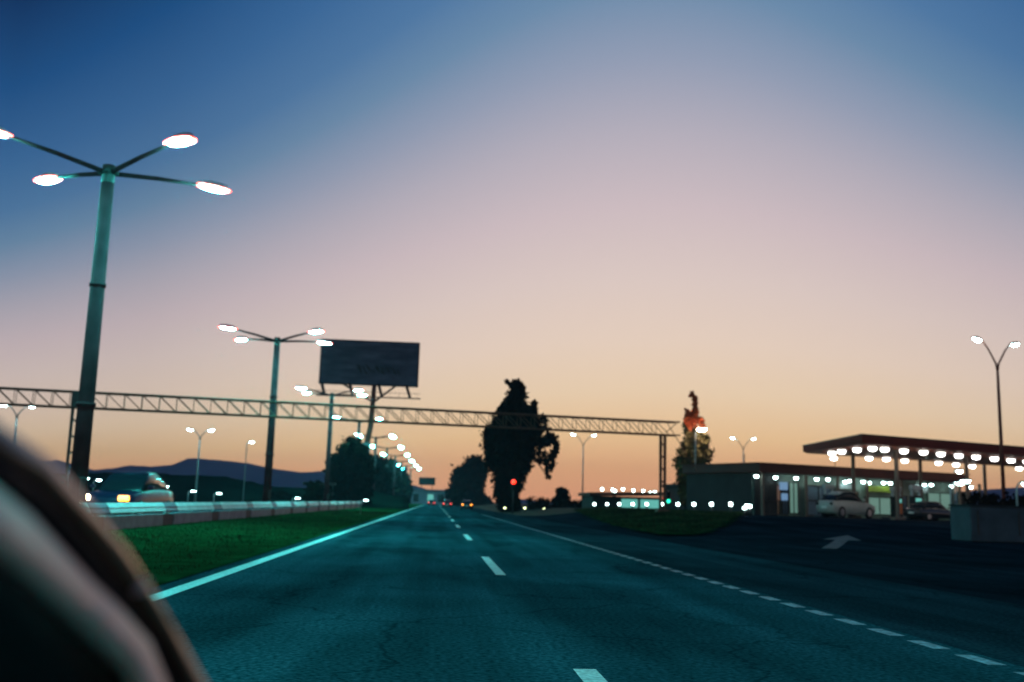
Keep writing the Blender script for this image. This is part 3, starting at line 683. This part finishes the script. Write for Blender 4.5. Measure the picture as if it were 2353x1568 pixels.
pump(1905, 79, 'fuel pump in front of the blue shop panels, leftmost of the pumps', p0)

# concrete wall pieces at the right edge
wp = atZ(2222, 1251, 0.05)
for i, (dx, w, lb) in enumerate(((0, 2.55, 'dark concrete wall block left of the seam at the right edge of the picture'), (2.72, 2.6, 'dark concrete wall block cut off by the right edge of the picture'))):
    x, y = wp.x+w/2+dx, wp.y+.55; zg = H(x, y)
    g = thing('concrete_block', lb, 'concrete block', (x, y, zg), R(3), 'concrete blocks beside the forecourt entry')
    hgt = 1.62-zg
    MB().box((0, 0, hgt/2), (w, 1.5, hgt), bev=.04).build('block', 'concrete', g)
    MB().box((0, 0, hgt+.04), (w+.08, 1.58, .08), bev=.02).build('coping', 'walldark', g)
    for s_ in (-1, 1): MB().box((s_*(w/2-.35), -.76, hgt*.55), (.06, .04, hgt*.7)).build('strap', 'darksteel', g)
# lamps between the wall and the shop
bl0 = make_single(3.0, 'lenscool', 'post_lamp', 'post lamps beside the concrete wall', .05, 1.1)
place(bl0, 2186, 60, 'left one of two close post lamps above the concrete block'); bl0.scale = (1, 1, .88)
for px, Y, sz, lb in ((2199, 58, .92, 'right one of two close post lamps above the concrete block'), (2338, 50, .88, 'post lamp above the hedge at the right edge'), (2194, 90, 1.55, 'farther post lamp seen between canopy columns')):
    o = copy_tree(bl0); place(o, px, Y, lb); o.scale = (1, 1, sz)

# row of low lamps behind the verge
xs_ = [1486, 1518, 1548, 1582, 1617, 1657, 1695, 1735, 1779, 1827]
def make_bollard():
    g = thing('bollard_lamp', 'x', 'bollard lamp', group='row of low bollard lamps behind the verge')
    MB().tube([(0, 0, -.05), (0, 0, 1.0)], .08, 10).build('post', 'darksteel', g, True)
    MB().tube([(0, 0, 1.0), (0, 0, 1.36)], [.12, .12], 10).build('light_tube', 'lenscool', g, True)
    MB().tube([(0, 0, 1.36), (0, 0, 1.40), (0, 0, 1.43)], [.14, .14, .05], 10).build('cap', 'darksteel', g, True)
    return g
bo = make_bollard(); OR = ['first', 'second', 'third', 'fourth', 'fifth', 'sixth', 'seventh', 'eighth', 'ninth', 'tenth']
for i, sx in enumerate(xs_):
    Y = 98-2.9*i; px = sx/1.088; x, y = XY(px, Y); p = atY(px, 1159, Y)
    o = bo if i == 0 else copy_tree(bo); o.location = (x, y, H(x, y)); o.scale = (1, 1, (p.z-H(x, y))/1.18)
    o['label'] = OR[i]+' low bollard lamp from the left in the row behind the grass verge'
for px, py, Y, lb in ((1711, 1168, 68, 'bollard lamp at the front left of the tight group by the shop corner'), (1716, 1163, 70, 'middle bollard lamp of the tight group by the shop corner'), (1723, 1164, 67, 'right bollard lamp of the tight group by the shop corner')):
    p = atY(px, py, Y); o = copy_tree(bo); o.location = (p.x, p.y, H(p.x, p.y)); o.scale = (1.0, 1.0, (p.z-H(p.x, p.y))/1.18); o['label'] = lb
yel = [(1160, 1168, 'leftmost of three tiny yellow marker lamps under the tallest tree'), (1206, 1168, 'middle one of three tiny yellow marker lamps, right of the tallest trunk'), (1250, 1169, 'rightmost of three tiny yellow marker lamps by the far hedge')]
mk = thing('marker_lamp', 'x', 'marker lamp', group='tiny yellow marker lamps at the road edge')
MB().tube([(0, 0, 0), (0, 0, .6)], .04, 8).build('post', 'darksteel', mk, True); MB().tube([(0, 0, .6), (0, 0, .72), (0, 0, .8)], [.08, .09, .03], 8).build('light_bowl', emit('marker_glow', (.9, 1, .5), 7), mk, True)
for i, (px, py, lb) in enumerate(yel):
    p = atZ(px, py, .45); Y = 125; p = atY(px, py, Y); o = mk if i == 0 else copy_tree(mk); o.location = (p.x, p.y, H(p.x, p.y)); o.scale = (1.3, 1.3, max(.3, (p.z-H(p.x, p.y))/.68)); o['label'] = lb

# low buildings behind the verge
def lowbuild(x0, x1, yt, Y, D, mw, mr, label, wins=None, lights=(), rise=0):
    a = atY(x0, yt, Y); c = atY(x1, yt, Y); zg = H(a.x, a.y); w = c.x-a.x; h = a.z-zg
    g = thing('low_building', label, 'building', (a.x, a.y, zg))
    MB().box((w/2, D/2, (h-.35)/2), (w, D, h-.35)).build('wall', mw, g)
    MB().add([(-.4, -1, h-.35), (w+.4, -1, h-.35+rise), (w+.4, D+.3, h-.35+rise), (-.4, D+.3, h-.35), (-.4, -1, h), (w+.4, -1, h+rise), (w+.4, D+.3, h+rise), (-.4, D+.3, h)],
             [(3, 2, 1, 0), (4, 5, 6, 7), (0, 1, 5, 4), (1, 2, 6, 5), (2, 3, 7, 6), (3, 0, 4, 7)]).build('roof', mr, g)
    if wins:
        for f0, f1, m in wins:
            fo = MB().box((w*(f0+f1)/2, -.03, h*.42), (w*(f1-f0)+.12, .08, h*.5+.12)).build('window', 'darksteel', g)
            MB().box((w*(f0+f1)/2, -.09, h*.42), (w*(f1-f0), .05, h*.5)).build('pane', m, fo)
    for px, py, m in lights:
        p = atY(px, py, Y-.6); q = Vector((p.x-a.x, p.y-a.y, p.z-zg))
        f = MB().box((q.x, q.y, q.z+.17), (.34, .3, .08)).build('wall_light', 'darksteel', g)
        MB().tube([(q.x, q.y, q.z+.12), (q.x, q.y, q.z-.02), (q.x, q.y, q.z-.16)], [.13, .12, .05], 8).build('light_bowl', m, f, True)
    return g
z5 = [(345, 985), (430, 990), (450, 1000), (515, 985), (600, 995), (680, 1000), (740, 1015), (775, 1010)]
lowbuild(1362, 1518, 1132, 108, 8, 'walldark', 'roofdark', 'low long building with a row of lights under its roof behind the bollard lamps', [(.42, .66, 'farwin'), (.70, .97, 'farwin')],
         [((1400+a*.306)/1.088, (920+c*.306)/1.088+2, 'lenscool') for a, c in z5], rise=.25)
lowbuild(1572, 1676, 1111, 116, 10, 'walldark', 'walldark', 'plain dark flat-roofed warehouse between the slim tree and the shop', [(.1, .3, 'glass'), (.6, .8, 'glass')])
lowbuild(705, 765, 1108, 135, 8, 'walldark', 'darksteel', 'low dark shed at the foot of the embankment left of the billboard trees', [(.2, .45, 'glass')])
# far pale building at the end of the road, with a dark board on its roof
g = lowbuild(946, 1028, 1124, 345, 14, 'farwall', 'farwall', 'pale far building closing the end of the road, dark board on its roof', [(.06, .2, 'glass'), (.45, .62, 'farwin'), (.75, .9, 'glass')])
w0 = atY(1028, 1124, 345).x-atY(946, 1124, 345).x
MB().box((w0*.42, 2, 7.75), (5.6, .5, 2.6)).build('roof_board', 'black', g)
for s_ in (-1.8, 1.8): MB().box((w0*.42+s_, 2.1, 5.9), (.2, .2, 3)).build('board_leg', 'darksteel', g)

# traffic signals
def signal(px, py, Y, label, colr, h=None, group='traffic signals'):
    p = atY(px, py, Y); zg = H(p.x, p.y)
    g = thing('traffic_signal', label, 'traffic signal', (p.x, p.y, zg), 0, group)
    zc = p.z-zg; lit = {'r': zc, 'g': zc+.7}[colr]
    MB().tube([(0, .2, 0), (0, .2, lit+.2)], [.08, .06], 10).build('pole', 'darksteel', g, True)
    hs = MB(); hs.box((0, 0, lit-.35), (.42, .26, 1.2), bev=.05); ho = hs.build('signal_housing', 'black', g)
    for i, c_ in enumerate('ray'):
        pass
    for i, nm in enumerate(('r', 'y', 'g')):
        z = lit-.35*i; m = {'r': 'redsig', 'g': 'greensig'}.get(nm) if nm == colr else 'glass'
        MB().disc((0, -.15, z), .24 if Y > 110 and px < 1200 else .17, .05).build('lens', m, ho, True)
        MB().tube([(0, -.14, z), (0, -.34, z)], .17, 12, cap=False).build('visor', 'black', ho, True)
    return g
signal(1180, 1108, 112, 'traffic signal showing a big red light in front of the tallest tree', 'r')
signal(1535, 1152, 90, 'traffic signal showing a green light next to the gantry post', 'g')
for px, Y, lb in ((1526, 124, 'left one of the small red signals behind the gantry post'), (1562, 120, 'right one of the small red signals, by the slim tree'), (1412, 122, 'small red signal at the low building with the row of lights')):
    signal(px, 1145, Y, lb, 'r')

# ------------------------------------------------------------------ cars
def car(label, loc, rz, paint, front=True, lamps=('head', 'head'), tails='tail', ind=None, small=False, group='cars on the highway'):
    """front of the car looks along local -Y"""
    g = thing('car', label, 'car', loc, rz, group)
    st = [(-2.15, .62, .42, .58), (-2.05, .78, .30, .70), (-1.6, .85, .22, .80), (-.9, .87, .20, .88), (.2, .87, .20, .93), (1.3, .87, .2, .94), (1.9, .84, .26, .92), (2.15, .76, .36, .84)]
    MB().loft([[(-w*.92, y, lo), (w*.92, y, lo), (w, y, (lo+hi)/2), (w*.93, y, hi-.04), (w*.8, y, hi), (-w*.8, y, hi), (-w*.93, y, hi-.04), (-w, y, (lo+hi)/2)] for y, w, lo, hi in st]).build('body', paint, g, True)
    cb = [(-.95, .70, .87, .89), (-.25, .62, .90, 1.36), (.1, .60, .90, 1.42), (.8, .60, .90, 1.40), (1.35, .64, .90, 1.22), (1.85, .68, .88, .93)]
    MB().loft([[(-w*1.14, y, lo), (w*1.14, y, lo), (w, y, hi-.03), (w*.85, y, hi), (-w*.85, y, hi), (-w, y, hi-.03)] for y, w, lo, hi in cb]).build('greenhouse', 'glass', g, True)
    MB().loft([[(-w, y, z), (w, y, z), (w*.9, y, z+.03), (-w*.9, y, z+.03)] for y, w, z in ((-.25, .60, 1.355), (.1, .58, 1.41), (.8, .58, 1.39), (1.3, .6, 1.23))]).build('roof', paint, g, True)
    for sx in (-1, 1):
        for y in (-1.35, 1.3):
            w = MB().tube([(sx*.9, y, .31), (sx*.68, y, .31)], .31, 18).build('wheel', 'tyre', g, True)
            MB().tube([(sx*.905, y, .31), (sx*.88, y, .31)], .19, 12).build('rim', 'rim', w)
        MB().box((sx*.95, -.75, .98), (.18, .12, .12), bev=.03).build('mirror', paint, g)
        i = 0 if sx < 0 else 1
        if lamps[i]: MB().box((sx*.62, -2.13, .66), (.34, .12, .16), bev=.03).build('headlight', lamps[i], g)
        MB().box((sx*.66, 2.14, .74), (.26, .06, .15), bev=.02).build('tail_light', tails or 'glass', g)
    MB().box((0, -2.16, .42), (.9, .06, .16), bev=.02).build('grille', 'black', g)
    MB().box((0, -2.195, .36), (.5, .015, .11)).build('number_plate', 'plate', g)
    MB().box((0, 2.17, .55), (.5, .02, .12)).build('number_plate', 'plate', g)
    return g
# oncoming car: right headlamp (picture left) warm white, left front lamp amber
pc = atY(252, 1150, 41)
v_ = car('dark blue oncoming van at the left with one white headlamp and one amber lamp', (pc.x, 41+2.6, 0), R(-3), 'carblue', lamps=('head', 'amber'), tails=None)
v_.scale = (1.25, 1.35, 1.42); v_.name = 'van'; v_['category'] = 'van'
car('far car at the right lane with both red tail lamps lit', (2.25, 192, 0), math.pi, 'cardark')
car('farthest car in the left lane, faint red tail lamps', (-.9, 245, 0), math.pi, 'carpale')
car('dark car on the right with two bright amber rear lamps flashing', (4.9, 158, 0), math.pi, 'cardark', tails='amber')

x, y = XY(1945, 77.5)
v_ = car('pale parked van seen from the side in front of the shop windows', (x, y, H(x, y)), math.atan2(ux.y, ux.x)+math.pi/2, 'vanwhite', lamps=(None, None), tails=None, group='vehicles at the filling station'); v_.scale = (1.1, 1.1, 1.45); v_.name = 'van'; v_['category'] = 'van'
x, y = XY(2140, 73)
car('dark car refuelling beside the nearest fuel pump under the canopy', (x, y, H(x, y)), math.atan2(ux.y, ux.x)+math.pi/2, 'cardark', lamps=('glass', 'glass'), tails=None, group='vehicles at the filling station')
# ------------------------------------------------------------------ windscreen pillar of the viewer's own car
def own_car():
    g = thing('car', 'dark interior and slanting windscreen pillar of the car we ride in, blurred at lower left', 'car', (-.35, .7, .6))
    O = Vector((-.35, .7, .6))
    # centre lines of the strips, upper left -> lower right, in picture coordinates with their distance
    def band(name, m, outer, inner, dep0, dep1, thick, bulge=0.0, smooth=True):
        n = 14; secs = []
        def interp(L, t_):
            s_ = t_*(len(L)-1); i = min(int(s_), len(L)-2); f = s_-i; return L[i][0]+(L[i+1][0]-L[i][0])*f, L[i][1]+(L[i+1][1]-L[i][1])*f
        for j in range(n+1):
            t_ = j/n; a = interp(outer, t_); c = interp(inner, t_); Y = dep0+(dep1-dep0)*t_; q = []
            for k_ in range(7):
                f = k_/6; px, py = a[0]+(c[0]-a[0])*f, a[1]+(c[1]-a[1])*f
                q.append(atY(px, py, Y-bulge*math.sin(math.pi*f))-O)
            for k_ in range(6, -1, -1):
                f = k_/6; px, py = a[0]+(c[0]-a[0])*f, a[1]+(c[1]-a[1])*f
                q.append(atY(px, py, Y+thick)-O)
            secs.append(q)
        return MB().loft(secs).build(name, m, g, smooth)
    E1 = [(-260, 760), (0, 975), (118, 1054), (208, 1160), (288, 1258), (352, 1360), (415, 1466), (570, 1740)]       # glass side edge
    E2 = [(-260, 850), (0, 1054), (94, 1120), (175, 1212), (238, 1290), (296, 1384), (360, 1470), (505, 1740)]
    E3 = [(-260, 930), (0, 1130), (71, 1186), (142, 1262), (210, 1335), (280, 1402), (345, 1475), (455, 1740)]
    E4 = [(-260, 1080), (0, 1295), (60, 1350), (110, 1395), (160, 1440), (215, 1490), (270, 1543), (400, 1740)]
    band('glass_edge_trim', 'trim', E1, E2, .66, .98, .02, .012)
    band('door_seal', 'rubber', E2, E3, .62, .93, .05, .006)
    band('pillar_trim', 'pillar', E3, E4, .58, .88, .07, .055)
    for (px, py), f_, L2 in (((325, 1350), .5, 44), ((225, 1412), .8, 46), ((262, 1458), .8, 34)):
        Y = (.60+.0009*px*.9) - (.03 if f_ < .7 else .07); hx, hy = L2*.5*.80, -L2*.5*.60
        a = atY(px-hx, py-hy, Y)-O; c = atY(px+hx, py+hy, Y)-O
        MB().tube([a, a.lerp(c, .5), c], [.0018, .0042, .0018], 8).build('glint_bar', 'glintmetal', g, True)  # bars added to imitate lamp reflections glinting on the pillar
    E5 = [(-700, 1400), (-500, 1500), (-400, 1600), (-300, 1700), (-200, 1800), (-100, 1900), (0, 2000), (100, 2100)]
    band('door_panel', 'black', E4, E5, .56, .86, .05, .01)
own_car()

# ------------------------------------------------------------------ evening haze
hz = bpy.data.materials.new('haze_air'); hz.use_nodes = True; t_ = hz.node_tree; t_.nodes.remove(t_.nodes['Principled BSDF'])
pv = t_.nodes.new('ShaderNodeVolumePrincipled'); pv.inputs['Color'].default_value = (.62, .78, 1, 1); pv.inputs['Density'].default_value = .0002
t_.links.new(pv.outputs[0], t_.nodes['Material Output'].inputs['Volume'])
b = MB(); b.box((0, 750, 35), (8000, 2540, 90)); tag(b.build('haze', hz), kind='stuff')
